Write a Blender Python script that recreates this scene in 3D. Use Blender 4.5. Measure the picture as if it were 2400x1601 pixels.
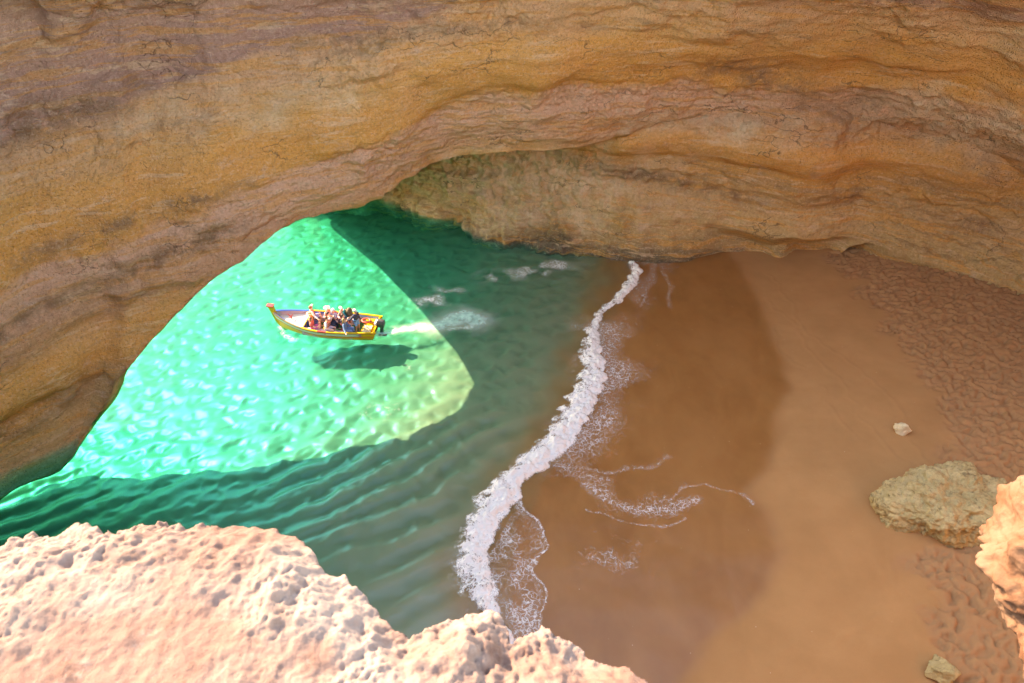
import bpy, bmesh, math, random
import numpy as np
from mathutils import Vector, Matrix
random.seed(7); rng = np.random.default_rng(7)
R = math.radians
for o in list(bpy.data.objects): bpy.data.objects.remove(o, do_unlink=True)
sc = bpy.context.scene; col = sc.collection

# ------------------------------------------------ camera, sky, sun, exposure
cam = bpy.data.objects.new('camera', bpy.data.cameras.new('camera')); col.objects.link(cam)
cam.location = (0, 0, 25); cam.rotation_euler = (R(51), 0, 0)
cam.data.lens = 24.0; cam.data.sensor_width = 36.0; cam.data.clip_end = 3000; cam.data.clip_start = 0.05
cam.data.dof.use_dof = True; cam.data.dof.focus_distance = 38; cam.data.dof.aperture_fstop = 5.6
sc.camera = cam
AZ, EL = -35.0, 34.0                      # sunlight travels towards azimuth -35 (from far left), 36 degrees high
W = bpy.data.worlds.new('World'); sc.world = W; W.use_nodes = True
sky = W.node_tree.nodes.new('ShaderNodeTexSky'); sky.sky_type = 'NISHITA'; sky.sun_disc = False
sky.sun_elevation = R(EL); sky.sun_rotation = R(-55); sky.air_density = 1.0; sky.dust_density = 0.4
bg = W.node_tree.nodes['Background']; bg.inputs[1].default_value = 0.15
W.node_tree.links.new(sky.outputs[0], bg.inputs[0])
sl = bpy.data.lights.new('sun', 'SUN'); sl.energy = 2.0; sl.angle = R(0.5); sl.color = (1, 0.93, 0.82)
sun = bpy.data.objects.new('sun', sl); col.objects.link(sun)
sd = Vector((math.cos(R(AZ)) * math.cos(R(EL)), math.sin(R(AZ)) * math.cos(R(EL)), -math.sin(R(EL))))
sun.rotation_euler = sd.to_track_quat('-Z', 'Y').to_euler()
sc.view_settings.view_transform = 'Standard'; sc.view_settings.look = 'None'
sc.view_settings.exposure = 3.25; sc.view_settings.gamma = 1
sc.view_settings.use_white_balance = True; sc.view_settings.white_balance_temperature = 9000; sc.view_settings.white_balance_tint = 14
cy = sc.cycles
cy.max_bounces = 14; cy.diffuse_bounces = 8; cy.glossy_bounces = 4; cy.transmission_bounces = 6
cy.volume_bounces = 0; cy.transparent_max_bounces = 16; cy.caustics_reflective = False; cy.caustics_refractive = False
cy.use_denoising = True; cy.sample_clamp_indirect = 6

# ------------------------------------------------ numpy noise
_perm = rng.permutation(256); _perm = np.concatenate([_perm, _perm, _perm])
_g = rng.normal(size=(256, 3)); _g /= np.linalg.norm(_g, axis=1)[:, None]
def noise(P):
    sh = P.shape[:-1]; P = P.reshape(-1, 3); out = np.empty(len(P))
    for a in range(0, len(P), 200000):
        p = P[a:a + 200000]; i = np.floor(p).astype(np.int64); f = p - i; i &= 255
        w = f * f * f * (f * (f * 6 - 15) + 10); r = 0
        for dx in (0, 1):
            hx = _perm[i[:, 0] + dx]; wx = w[:, 0] if dx else 1 - w[:, 0]
            for dy in (0, 1):
                hy = _perm[hx + i[:, 1] + dy]; wy = w[:, 1] if dy else 1 - w[:, 1]
                for dz in (0, 1):
                    h = _perm[hy + i[:, 2] + dz] & 255; wz = w[:, 2] if dz else 1 - w[:, 2]
                    g = _g[h]
                    r = r + wx * wy * wz * (g[:, 0] * (f[:, 0] - dx) + g[:, 1] * (f[:, 1] - dy) + g[:, 2] * (f[:, 2] - dz))
        out[a:a + 200000] = r
    return out.reshape(sh) * 1.6
def fbm(P, s=1.0, o=4, gain=0.5, zs=1.0, ridge=False):
    Q = P * np.array([1, 1, zs]) / s; r = 0; a = 1
    for k in range(o):
        n = noise(Q + 17.3 * k)
        if ridge: n = 0.5 - np.abs(n) * 2
        r = r + a * n; a *= gain; Q = Q * 2.03
    return r
def sstep(a, b, x):
    t = np.clip((x - a) / (b - a), 0, 1); return t * t * (3 - 2 * t)
def cells(P2, s, seed=1, jit=0.9):
    """F1 and F2 of a jittered cell pattern in the plane"""
    Q = P2 / s; i0 = np.floor(Q).astype(np.int64); f1 = np.full(Q.shape[:-1], 9.0); f2 = f1.copy()
    for dx in (-1, 0, 1):
        for dy in (-1, 0, 1):
            c = i0 + [dx, dy]; h = _perm[(_perm[(c[..., 0] + seed) & 255] + c[..., 1]) & 255]
            jx = (_perm[h] / 255. - .5) * jit + .5; jy = (_perm[h + 91] / 255. - .5) * jit + .5
            d = np.hypot(c[..., 0] + jx - Q[..., 0], c[..., 1] + jy - Q[..., 1])
            f2 = np.minimum(f2, np.maximum(d, f1)); f1 = np.minimum(f1, d)
    return f1, f2

def seg_dist(P2, poly):
    poly = np.asarray(poly, float); d = np.full(P2.shape[:-1], 1e9)
    for a, b in zip(poly[:-1], poly[1:]):
        ab = b - a; t = np.clip(((P2 - a) @ ab) / (ab @ ab + 1e-9), 0, 1); d = np.minimum(d, np.linalg.norm(P2 - a - t[..., None] * ab, axis=-1))
    return d

# ------------------------------------------------ mesh and tag helpers
def tag(o, label=None, cat=None, group=None, kind=None):
    for k, v in (('label', label), ('category', cat), ('group', group), ('kind', kind)):
        if v: o[k] = v
    return o
def link(name, me, m=None, parent=None):
    o = bpy.data.objects.new(name, me); col.objects.link(o)
    if m: me.materials.append(m)
    if parent: o.parent = parent
    return o
def empty(name, loc, rz=0.0):
    o = bpy.data.objects.new(name, None); col.objects.link(o); o.location = loc; o.rotation_euler = (0, 0, rz)
    o.empty_display_size = .2; return o
def grid(name, P, m, attrs=None, closed=False, keep=None, flip=False, parent=None, smooth=True):
    nr, nc = P.shape[:2]; idx = np.arange(nr * nc).reshape(nr, nc)
    if closed: idx = np.concatenate([idx, idx[:, :1]], 1)
    q = np.stack([idx[:-1, :-1], idx[:-1, 1:], idx[1:, 1:], idx[1:, :-1]], -1)
    if keep is not None: q = q[keep]
    q = q.reshape(-1, 4)
    if flip: q = q[:, ::-1]
    me = bpy.data.meshes.new(name); me.vertices.add(nr * nc); me.vertices.foreach_set('co', P.reshape(-1).astype(np.float32))
    me.loops.add(q.size); me.loops.foreach_set('vertex_index', q.reshape(-1).astype(np.int32))
    me.polygons.add(len(q)); me.polygons.foreach_set('loop_start', np.arange(0, q.size, 4, dtype=np.int32))
    me.polygons.foreach_set('loop_total', np.full(len(q), 4, np.int32))
    me.update(calc_edges=True); me.polygons.foreach_set('use_smooth', np.full(len(q), smooth))
    for k, v in (attrs or {}).items():
        a = me.attributes.new(k, 'FLOAT', 'POINT'); a.data.foreach_set('value', v.reshape(-1).astype(np.float32))
    return link(name, me, m, parent)
def grid_normals(P, closed=False):
    if closed: du = np.roll(P, -1, 1) - np.roll(P, 1, 1)
    else: du = np.gradient(P, axis=1)
    dv = np.gradient(P, axis=0); n = np.cross(du, dv); return n / (np.linalg.norm(n, axis=-1, keepdims=True) + 1e-9)

# ------------------------------------------------ material helpers
class NT:
    def __init__(s, name):
        s.m = bpy.data.materials.new(name); s.m.use_nodes = True; s.t = s.m.node_tree; s.n = s.t.nodes; s.l = s.t.links
        s.b = s.n['Principled BSDF']; s.out = s.n['Material Output']
    def new(s, k, **kw):
        n = s.n.new(k)
        for a, v in kw.items(): setattr(n, a, v)
        return n
    def put(s, sock, v):
        if isinstance(v, bpy.types.NodeSocket): s.l.new(v, sock)
        elif v is not None: sock.default_value = v
    def math(s, op, a, b=None, c=None, clamp=False):
        n = s.new('ShaderNodeMath', operation=op, use_clamp=clamp); s.put(n.inputs[0], a); s.put(n.inputs[1], b)
        if c is not None: s.put(n.inputs[2], c)
        return n.outputs[0]
    def coord(s, sx=1, sy=1, sz=1, rz=0):
        tc = s.new('ShaderNodeTexCoord'); mp = s.new('ShaderNodeMapping'); s.l.new(tc.outputs['Object'], mp.inputs[0])
        mp.inputs['Scale'].default_value = (sx, sy, sz); mp.inputs['Rotation'].default_value = (0, 0, rz); return mp.outputs[0]
    def noise(s, v, sc_, det=5, rough=.55, dist=0):
        n = s.new('ShaderNodeTexNoise'); s.l.new(v, n.inputs['Vector']); n.inputs['Scale'].default_value = sc_
        n.inputs['Detail'].default_value = det; n.inputs['Roughness'].default_value = rough; n.inputs['Distortion'].default_value = dist
        return n.outputs['Fac']
    def vor(s, v, sc_, feat='F1', rnd=1):
        n = s.new('ShaderNodeTexVoronoi', feature=feat); s.l.new(v, n.inputs['Vector']); n.inputs['Scale'].default_value = sc_
        n.inputs['Randomness'].default_value = rnd; return n.outputs['Distance']
    def ramp(s, f, stops, interp='LINEAR'):
        n = s.new('ShaderNodeValToRGB'); s.put(n.inputs[0], f); e = n.color_ramp; e.interpolation = interp
        while len(e.elements) < len(stops): e.elements.new(0.5)
        for el, (p, c) in zip(e.elements, stops):
            el.position = p; el.color = (c if isinstance(c, tuple) else (c, c, c)) + (1,)
        return n.outputs[0]
    def mr(s, f, a, b, c=0., d=1.):
        n = s.new('ShaderNodeMapRange'); s.put(n.inputs[0], f)
        for k, v in zip((1, 2, 3, 4), (a, b, c, d)): n.inputs[k].default_value = v
        return n.outputs[0]
    def mix(s, f, a, b, mode='MIX'):
        n = s.new('ShaderNodeMix', data_type='RGBA', blend_type=mode); s.put(n.inputs[0], f)
        s.put(n.inputs[6], a + (1,) if isinstance(a, tuple) else a); s.put(n.inputs[7], b + (1,) if isinstance(b, tuple) else b)
        return n.outputs[2]
    def attr(s, k): return s.new('ShaderNodeAttribute', attribute_name=k).outputs['Fac']
    def bump(s, h, st=.5, d=.05, nrm=None):
        n = s.new('ShaderNodeBump'); s.put(n.inputs['Strength'], st); n.inputs['Distance'].default_value = d
        s.put(n.inputs['Height'], h); s.put(n.inputs['Normal'], nrm) if nrm else None; return n.outputs[0]
    def set(s, **kw):
        for k, v in kw.items(): s.put(s.b.inputs[k.replace('_', ' ')], (v + (1,)) if isinstance(v, tuple) and len(v) == 3 else v)
        return s.m
def plain(name, c, rough=.5, var=.12, bump=.0, metal=0., scale=14):
    t = NT(name); v = t.coord(); f = t.noise(v, scale, 4)
    a = tuple(x * (1 - var) for x in c); b = tuple(min(1, x * (1 + var)) for x in c)
    t.set(Base_Color=t.mix(t.mr(f, .3, .7), a, b), Roughness=rough, Metallic=metal)
    if bump: t.set(Normal=t.bump(f, bump, .01))
    return t.m

# ================================================ ROCK MATERIAL
def rock_mat(name, shift=(0, 0, 0)):
    t = NT(name)
    v = t.coord(); vs = t.coord(.55, .55, 1.5)
    s0 = t.attr('strata')
    wob = t.math('MULTIPLY', t.math('SUBTRACT', t.noise(vs, .5, 6, .62), .5), 2.2)
    z = t.math('ADD', s0, wob)
    st = [(-1, (.05, .045, .035)), (.35, (.15, .115, .065)), (1.1, (.46, .31, .14)), (2.6, (.62, .42, .19)), (4.1, (.70, .47, .23)), (5.2, (.66, .42, .18)), (5.9, (.52, .32, .14)), (6.7, (.68, .37, .12)),
          (8.2, (.76, .43, .16)), (9.3, (.64, .37, .19)), (10.2, (.74, .46, .27)), (11.7, (.79, .50, .31)), (12.3, (.77, .41, .13)), (13.6, (.74, .39, .13)), (14.6, (.78, .44, .16)), (15.8, (.80, .50, .25)),
          (16.9, (.70, .43, .24)), (17.3, (.47, .29, .215)), (19.5, (.56, .35, .255)), (23, (.6, .4, .3))]
    st = [((p + 1) / 25., c) for p, c in st]
    f = t.math('DIVIDE', t.math('ADD', z, 1.0), 25.0)
    c = t.ramp(f, st)
    # thin layers
    fine = t.noise(t.coord(.25, .25, 3.2), 1.1, 6, .65, .3)
    c = t.mix(t.mr(fine, .52, .57, 0, .5), c, (.80, .41, .11))
    fine2 = t.noise(t.coord(.3, .3, 2.3), 1.3, 6, .7, .4)
    c = t.mix(t.mr(fine2, .56, .62, 0, .5), c, (.84, .62, .38))
    # dark weathered stains running along the strata
    stn = t.noise(t.coord(.16, .16, .75), 1.5, 8, .68, .2)
    c = t.mix(t.mr(stn, .58, .70, 0, .65), c, (.33, .20, .11))
    grey = t.noise(t.coord(.3, .3, .6), 1.9, 8, .7, .2)
    c = t.mix(t.mr(grey, .60, .70, 0, .45), c, (.72, .56, .42))
    sp = t.noise(v, 7, 6, .75)
    c = t.mix(t.mr(sp, .54, .64, 0, .5), c, (.38, .22, .12))
    c = t.mix(t.mr(sp, .30, .45, .35, 0), c, (.88, .68, .48))
    sm = t.math('MULTIPLY', t.mr(z, 11.9, 12.6), t.mr(z, 15.2, 14.2)); sm = t.math('MAXIMUM', sm, t.math('MULTIPLY', t.mr(z, 6.4, 6.9), t.mr(z, 9.2, 8.6)))
    keep_ = t.math('SUBTRACT', 1.0, t.math('MULTIPLY', sm, .65))
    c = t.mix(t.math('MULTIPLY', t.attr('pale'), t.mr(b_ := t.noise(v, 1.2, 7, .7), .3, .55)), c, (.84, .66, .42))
    c = t.mix(t.math('MULTIPLY', t.attr('stain'), t.mr(b_, .36, .58)), c, (.30, .185, .10))
    pit = t.vor(v, 5.0); b0 = t.noise(v, 2.4, 10, .72)
    pits = t.mr(t.math('ADD', pit, t.math('MULTIPLY', b0, .25)), .12, .34)
    hgt = t.math('ADD', t.math('MULTIPLY', b0, 1.2), t.math('ADD', t.math('MULTIPLY', pits, .16), t.math('MULTIPLY', t.noise(t.coord(.5, .5, 2), 2.2, 6, .7), .35)))
    gs = t.noise(v, 6, 9, .85)
    c = t.mix(t.mr(gs, .53, .62, 0, .5), c, (.40, .24, .13)); c = t.mix(t.mr(gs, .47, .38, 0, .4), c, (.90, .70, .50))
    cw = t.new('ShaderNodeVectorMath', operation='ADD'); cn = t.new('ShaderNodeTexNoise'); t.l.new(t.coord(.22, .22, 1.0), cw.inputs[0]); t.l.new(v, cn.inputs['Vector']); cn.inputs['Scale'].default_value = .9; cn.inputs['Detail'].default_value = 7
    t.l.new(cn.outputs['Color'], cw.inputs[1]); crk = t.mr(t.vor(cw.outputs[0], .9, 'DISTANCE_TO_EDGE'), .002, .014, 1, 0)
    crk = t.math('MULTIPLY', crk, t.mr(t.noise(v, .35, 4), .52, .60)); c = t.mix(t.math('MULTIPLY', crk, .7), c, (.16, .09, .05))
    hgt = t.math('SUBTRACT', hgt, t.math('MULTIPLY', crk, .35))
    hgt = t.math('MULTIPLY', hgt, keep_); n1 = t.bump(hgt, .6, .26); n2 = t.bump(t.math('ADD', gs, t.math('MULTIPLY', t.mr(t.vor(v, 9), .05, .4), .5)), 1.0, .16, n1)
    hs = t.new('ShaderNodeHueSaturation'); hs.inputs['Hue'].default_value = .497; hs.inputs['Saturation'].default_value = 1.06; hs.inputs['Value'].default_value = 1.07; t.l.new(c, hs.inputs['Color'])
    t.set(Base_Color=hs.outputs[0], Roughness=.93, Normal=n2, Specular_IOR_Level=.25)
    return t.m
M_ROCK = rock_mat('cave rock')

# ================================================ CAVE SHELL
def strata_of(P):
    x = P[..., 0]; dip = 3.8 * sstep(3, -24, x)
    w = fbm(P * np.array([1, 1, .3]), 9, 3) * .8
    return P[..., 2] + dip + w
def marks(P):
    def g(c, r): return np.exp(-(((P - np.array(c)) / np.array(r)) ** 2).sum(-1))
    n_ = .6 * noise(P / 1.8)
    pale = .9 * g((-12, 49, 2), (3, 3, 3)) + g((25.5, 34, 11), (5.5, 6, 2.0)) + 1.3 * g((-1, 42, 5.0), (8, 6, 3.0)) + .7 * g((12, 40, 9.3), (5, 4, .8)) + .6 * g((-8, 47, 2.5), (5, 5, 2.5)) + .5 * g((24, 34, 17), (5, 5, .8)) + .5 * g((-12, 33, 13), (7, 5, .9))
    def ln(pts, w):
        d = np.full(P.shape[:-1], 1e9)
        for a, b in zip(pts[:-1], pts[1:]):
            a = np.array(a, float); ab = np.array(b, float) - a; t = np.clip(((P - a) @ ab) / (ab @ ab), 0, 1); d = np.minimum(d, np.linalg.norm((P - a - t[..., None] * ab) * [.6, .6, 1], axis=-1))
        return np.exp(-(d / w) ** 2)
    stain = ln([(12, 38.5, 13), (16, 38.5, 11.6), (21, 37, 10.2), (27, 34.5, 8.2)], 1.0) + .9 * ln([(2, 41, 6.4), (8, 41, 5.4), (15, 40.5, 4.6), (20, 39.5, 5.2), (28, 36, 4.6)], .6) + .8 * ln([(-22, 26, 8.6), (-17, 29, 9.4), (-13, 31, 9.8)], .35) + .7 * ln([(-10, 34, 15.6), (0, 36, 16), (8, 36, 15.4)], .3) + ln([(-24, 22, 6.2), (-19, 27, 6.8), (-14, 30, 8)], .5) + .8 * ln([(-23, 28, 13.4), (-18, 31, 14)], .8)
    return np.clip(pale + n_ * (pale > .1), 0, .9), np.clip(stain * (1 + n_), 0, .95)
def displace(P, N, amp):
    s = strata_of(P); z0 = np.zeros_like(s)
    L = np.stack([P[..., 0] * .06, P[..., 1] * .06, s * .9], -1)
    led = noise(L) * .55 + noise(L * 2.3 + 9) * .28
    led = np.tanh(led * 1.5) * .26; smooth_ = np.maximum(sstep(11.9, 12.5, s) * sstep(15.2, 14.4, s), sstep(6.4, 6.9, s) * sstep(9.2, 8.6, s)); rgh = 1 - .75 * smooth_
    big = fbm(P, 7, 3) * .5
    mid = fbm(P, 2.4, 3, .5, zs=1.3) * .24
    lump = fbm(P, .7, 3, .6, zs=1.2) * .15 * (0.45 + sstep(-.3, .5, fbm(P, 6, 2)))
    strat = fbm(P * np.array([.5, .5, 1]), .8, 3, .6, zs=2.2) * .09
    d = (led + big + mid * (.4 + .6 * rgh) + (lump + strat) * rgh) * amp
    return d, s
def crm(V, X, k):
    """piecewise cubic through the control columns V (n,...) sampled k[i] times per span (closed)"""
    n = len(V); out = []
    for i in range(n):
        p0, p1, p2, p3 = V[i - 1], V[i], V[(i + 1) % n], V[(i + 2) % n]
        for j in range(k[i]):
            t = j / k[i]
            out.append(p1 + .5 * t * ((p2 - p0) + t * (2 * p0 - 5 * p1 + 4 * p2 - p3 + t * (3 * (p1 - p2) + p3 - p0))))
    return np.array(out)
# columns of the upper dome; rows: outer cliff top, outer arch edge, lip, 4 wall heights, oculus rim, plateau edge, plateau outer
UC = [
 [(-27.4,23.2,-.5),(-24.1,20.2,-1.1),(-22.7,22.7,5.0),(-22.4,26.0,9.7),(-21.8,28.0,14.0),(-20.7,29.0,18.4),(-18.5,21.5,21.7)],
 [(-25.4,24.9,0),(-22.0,22.0,-1.0),(-21.1,24.8,5.0),(-20.6,27.7,9.8),(-19.9,29.9,14.0),(-18.4,30.4,18.3),(-16,23.3,21.7)],
 [(-23.8,26.4,3.0),(-20.4,23.9,.6),(-19.9,26.3,5.2),(-19.0,28.2,10.0),(-18.6,30.5,14.0),(-17.7,31.8,18.0),(-15,24.6,21.7)],
 [(-22.6,27.6,5.0),(-19.2,25.0,2.2),(-18.7,26.9,6.0),(-18.0,28.9,10.3),(-17.6,31.0,14.2),(-16.8,32.2,17.9),(-14,25.8,21.7)],
 [(-21.5,28.9,7.0),(-18.1,26.3,3.5),(-17.7,28.0,6.8),(-17.3,29.8,10.3),(-16.9,31.9,14.0),(-16.0,32.7,17.8),(-12.4,26,21.7)],
 [(-18.8,31.1,9.4),(-15.4,28.5,5.5),(-15.0,29.3,8.0),(-14.5,30.4,10.9),(-14.2,32.2,14.2),(-13.6,33.1,17.7),(-11,27.5,21.7)],
 [(-17.2,33.7,10.4),(-13.1,29.7,6.6),(-12.8,30.4,8.6),(-12.6,31.7,11.0),(-12.2,32.8,14.2),(-11.8,34.1,17.5),(-9.5,28.3,21.7)],
 [(-14.4,38.8,9.3),(-11.2,32.2,7.1),(-10.9,32.3,8.8),(-10.6,32.8,11.2),(-10.1,33.4,14.2),(-9.8,34.5,17.4),(-8,29,21.7)],
 [(-14.8,42.3,5.6),(-10.0,32.9,7.2),(-9.7,33.0,8.9),(-9.4,33.2,11.2),(-9.0,33.6,14.3),(-8.6,34.7,17.4),(-7,29.2,21.7)],
 [(-15.0,46.1,2.2),(-8.9,33.6,7.3),(-8.6,33.7,8.9),(-8.3,33.6,11.2),(-7.9,33.8,14.3),(-7.5,34.8,17.4),(-6,29.4,21.7)],
 [(-15.5,50.4,-.8),(-7.4,34.5,7.5),(-7.2,34.5,9.0),(-6.9,34.2,11.3),(-6.5,34.1,14.4),(-6.2,35.0,17.3),(-5,29.5,21.7)],
 [(-7.5,48.5,8.6),(-3.2,37.9,8.3),(-3.1,37.5,9.7),(-3.0,37.1,11.6),(-2.7,35.4,14.4),(-2.6,35.4,17.2),(-2,30,21.7)],
 [(2.2,46,9.0),(1.9,38.4,8.4),(1.9,37.9,9.8),(1.8,37.7,11.4),(1.7,36.1,14.2),(1.6,35.9,17.1),(2,30,21.7)],
 [(9.2,44,9.6),(8.5,40.4,9.0),(8.3,39.6,10.2),(8.1,39.2,11.6),(7.5,37.6,14.2),(6.7,35.4,17.2),(5,30,21.7)],
 [(18.5,45,9),(17.4,42.4,8.0),(16.1,40.0,10.0),(15.6,39.5,11.6),(14.5,38.0,14.2),(12.6,34.5,17.4),(10,28,21.7)],
 [(27,43,9),(24.5,39.7,8.0),(23.0,38.1,10.0),(21.8,37.0,12.0),(20.1,35.5,14.8),(17.7,32.7,17.8),(14,26,21.8)],
 [(31,38,9),(28.4,35.0,8.0),(26.8,34.0,10.2),(25.2,33.1,12.6),(23.7,32.8,15.2),(21.2,30.9,18.2),(17,22,22)],
 [(36,23,9),(32.5,22,8),(31,22,10),(30,22,12.5),(28.5,21.5,15),(28,21,18),(27,17,22)],
 [(34,5,9),(30.5,5,8),(30,5,10),(29,5,12.5),(27,5,15),(26.5,5,18),(25,3,22)],
 [(21,-13,9),(19,-10,8),(18,-9,10),(17,-8.5,12.5),(15.5,-7.5,15),(13.5,-5,18),(11.5,-4,22)],
 [(0,-16,9),(0,-13,8),(0,-12,10),(0,-11,12.5),(0,-9,15),(0,-5.5,18),(0,.3,22)],
 [(-19,-12,9),(-16,-10,8),(-15,-9,10),(-14,-8,12.5),(-13,-6.5,15),(-11,-4,18),(-9,-3,22)],
 [(-30,2,9),(-26,3,8),(-25,3,10),(-24,3.5,12.5),(-22.5,4,15),(-22,4.2,18),(-21,3,22)],
 [(-31,17,-.5),(-26.9,14.6,-2.4),(-26.5,16,5),(-26,17,9.7),(-25,18,14),(-25,17,18.4),(-24,14,22)]]
U = np.array(UC, float)                       # (24, 7, 3)
C0 = np.array([1., 16., 0])
low = np.array([0]*16 + [2.0, 3.6, 5.0, 5.2, 5.2, 5.2, 5.0, 2.5])       # how far the plateau lies under z=27.5 on the camera's side
def outer(p, d, z):
    v = p - C0; v = v * np.array([1, 1, 0]); v = v / np.linalg.norm(v, axis=-1, keepdims=True)
    q = p + v * np.asarray(d); q[:, 2] = z; return q
top = 27.5 - low
rowA = outer(U[:, 0], 3.0, top); far = outer(U[:, 0], 3.4, top + .1)
rim2 = outer(U[:, 6], .6, top - .2)
kcol = [16]*7; kcol = [34,26,22,22,44,40,36,20,20,26,60,72,84,110,100,80,60,30,24,30,30,24,20,20]
UU = crm(U, None, kcol); A = crm(rowA, None, kcol)[:, None]; R2 = crm(rim2, None, kcol)[:, None]; FR = crm(far, None, kcol)[:, None]
def linrows(a, b, k): t = (np.arange(k) / k)[None, :, None]; return a + (b - a) * t
def cubrows(V, ks):
    n = V.shape[1]; out = []
    for i in range(n - 1):
        p1, p2 = V[:, i], V[:, i + 1]; p0 = V[:, i - 1] if i else 2 * p1 - p2; p3 = V[:, i + 2] if i + 2 < n else 2 * p2 - p1
        for j in range(ks[i]):
            t = j / ks[i]; out.append(p1 + .5 * t * ((p2 - p0) + t * (2 * p0 - 5 * p1 + 4 * p2 - p3 + t * (3 * (p1 - p2) + p3 - p0))))
    return np.stack(out, 1)
G = np.concatenate([linrows(A, UU[:, 0:1], 24), linrows(UU[:, 0:1], UU[:, 1:2], 24), cubrows(UU[:, 1:7], [44, 46, 44, 46, 30]),
                    linrows(UU[:, 6:7], R2, 14), linrows(R2, FR, 20), FR], 1)
G = G.transpose(1, 0, 2)
N = grid_normals(G, True)
c2 = G - C0; sgn = np.sign((N * c2).sum(-1, keepdims=True)); N = np.where(np.abs(sgn) > 0, N * np.sign(np.median((N * c2).sum(-1)[60:200])), N)
amp = np.ones(G.shape[:2]); amp[:] = 1.0
amp *= np.where(np.arange(G.shape[0])[:, None] < 24, .6, 1)
d, s_ = displace(G, N, amp)
rec = 1.1 * sstep(2.9, 2.35, G[..., 2] + .4 * noise(G * .5)) * sstep(-17.6, -19.2, G[..., 0]) * (np.arange(G.shape[0])[:, None] > 47)
d = d * (1 - .7 * sstep(2.5, .3, G[..., 2]) * sstep(-18.5, -20.5, G[..., 0])); d[:48] = d[48:49]
PU = G + N * (d + rec * .3)[..., None]
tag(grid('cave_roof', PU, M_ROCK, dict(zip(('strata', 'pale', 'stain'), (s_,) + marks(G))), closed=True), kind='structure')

# lower wall of the chamber: base points, then heights with an outward lean
LB = [(-19.6,52.6,-1),(-14.7,50.6,0),(-10.5,49.3,0),(-5.3,44.8,0),(-2.7,43.2,0),(.1,41.8,0),(6.7,39.9,.1),(12.4,39.2,.5),(17.7,37.6,1.0),(21.8,38.2,1.8),(26.1,35.8,2.2),(29.6,32.6,2.5),
      (34,22,3),(31.5,4,3),(19,-11,3),(0,-13.5,3),(-17,-10.5,1),(-27.5,3,0),(-29,17,0)]
LB = np.array(LB, float); lean = [(-4, -.6), (0, 0), (1.1, .35), (2.6, .9), (4.4, 1.5), (6.4, 1.2), (8.2, .55), (9.6, .9), (11.5, 2.6)]
Lrows = []
for dz, ow in lean:
    v = (LB - C0) * [1, 1, 0]; v /= np.linalg.norm(v, axis=1)[:, None]
    q = LB + v * ow; q[:, 2] = dz if dz >= 3 else LB[:, 2] * (1 - max(dz, 0) / 4) + dz
    if dz >= 8: q = q + v * np.array([1.2,.8,.8,.8,.6,.3] + [0]*13)[:, None]
    Lrows.append(q)
Lc = np.stack(Lrows, 1)
n = len(LB); kk = [20, 24, 60, 40, 40, 90, 80, 70, 60, 60, 60, 30, 16, 16, 16, 16, 16, 16]
cols_ = []
for i in range(n - 1):
    p1, p2 = Lc[i], Lc[i + 1]; p0 = Lc[i - 1] if i else 2 * p1 - p2; p3 = Lc[i + 2] if i + 2 < n else 2 * p2 - p1
    for j in range(kk[i]):
        t = j / kk[i]; cols_.append(p1 + .5 * t * ((p2 - p0) + t * (2 * p0 - 5 * p1 + 4 * p2 - p3 + t * (3 * (p1 - p2) + p3 - p0))))
LG = cubrows(np.stack(cols_), [16, 22, 24, 28, 30, 28, 20, 12]).transpose(1, 0, 2)
N = grid_normals(LG); N *= np.sign(np.median((N * (LG - C0)).sum(-1)))
d, s_ = displace(LG, N, 1 + .0 * LG[..., 0]); crag = sstep(9, 2, LG[..., 0]); d = d + crag * (.30 * fbm(LG, 1.3, 4, .6, ridge=True) + .12 * fbm(LG, .5, 3, .6))
# undercut niches along the foot of the wall
x = LG[..., 0]; z = LG[..., 2]
nic = 1.5 * np.exp(-((x + 4.6) / 1.3) ** 2) * sstep(1.6, .7, z) + 2.2 * sstep(11.5, 16.5, x + .8 * noise(LG * .4)) * sstep(24, 21, x) * sstep(2.6, 1.9, z + .35 * noise(LG * .6))
jut = 1.1 * np.exp(-((x - 17.6) / 1.4) ** 2) * sstep(2.2, .9, np.abs(z - 1.2))
PL = LG + N * (d + nic - jut * .6)[..., None]
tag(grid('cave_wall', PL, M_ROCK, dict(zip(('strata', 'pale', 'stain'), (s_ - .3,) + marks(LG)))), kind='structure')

# ================================================ GROUND: seabed, beach
CREST = np.array([(8.21,48),(8.21,40.10),(8.72,38.46),(8.17,36.66),(6.97,34.96),(5.59,33.59),(5.16,31.86),(5.20,29.85),(5.25,27.98),(4.87,26.59),(3.72,24.03),(2.86,22.57),(1.53,21.20),(0.49,20.42),(0.58,19.19),(0.09,18.02),(-0.82,16.10),(-0.44,14.17),(0.07,12.94),(0.23,11.47),(.3,5)])[::-1]
BACK = np.array([(7.92,48),(7.92,40.10),(7.85,38.46),(7.18,36.66),(6.15,34.96),(5.21,33.81),(4.51,31.86),(4.12,30.24),(4.08,28.35),(3.38,26.93),(2.55,24.65),(1.60,23.14),(0.51,22.01),(-0.72,20.68),(-1.67,19.19),(-2.19,18.02),(-2.47,16.51),(-1.74,14.72),(-0.59,13.45),(-0.24,11.47),(-.2,5)])[::-1]
WET = np.array([(14.6,48),(14.89,38.59),(15.21,34.59),(14.76,30.29),(14.69,27.66),(14.27,25.95),(13.14,24.05),(12.89,22.87),(11.53,20.69),(10.49,19.44),(10.89,17.81),(10.90,16.32),(10.34,15.32),(9.07,13.83),(7.14,12.62),(5.88,11.08),(3,5)])[::-1]
FOOT = np.array([(20.8,48),(20.81,36.06),(20.76,32.32),(20.79,29.31),(20.50,26.08),(20.59,23.55),(19.62,20.77),(17.46,17.87),(15.84,15.19),(15.30,13.03),(14.25,10.56),(13,5)])[::-1]
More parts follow.
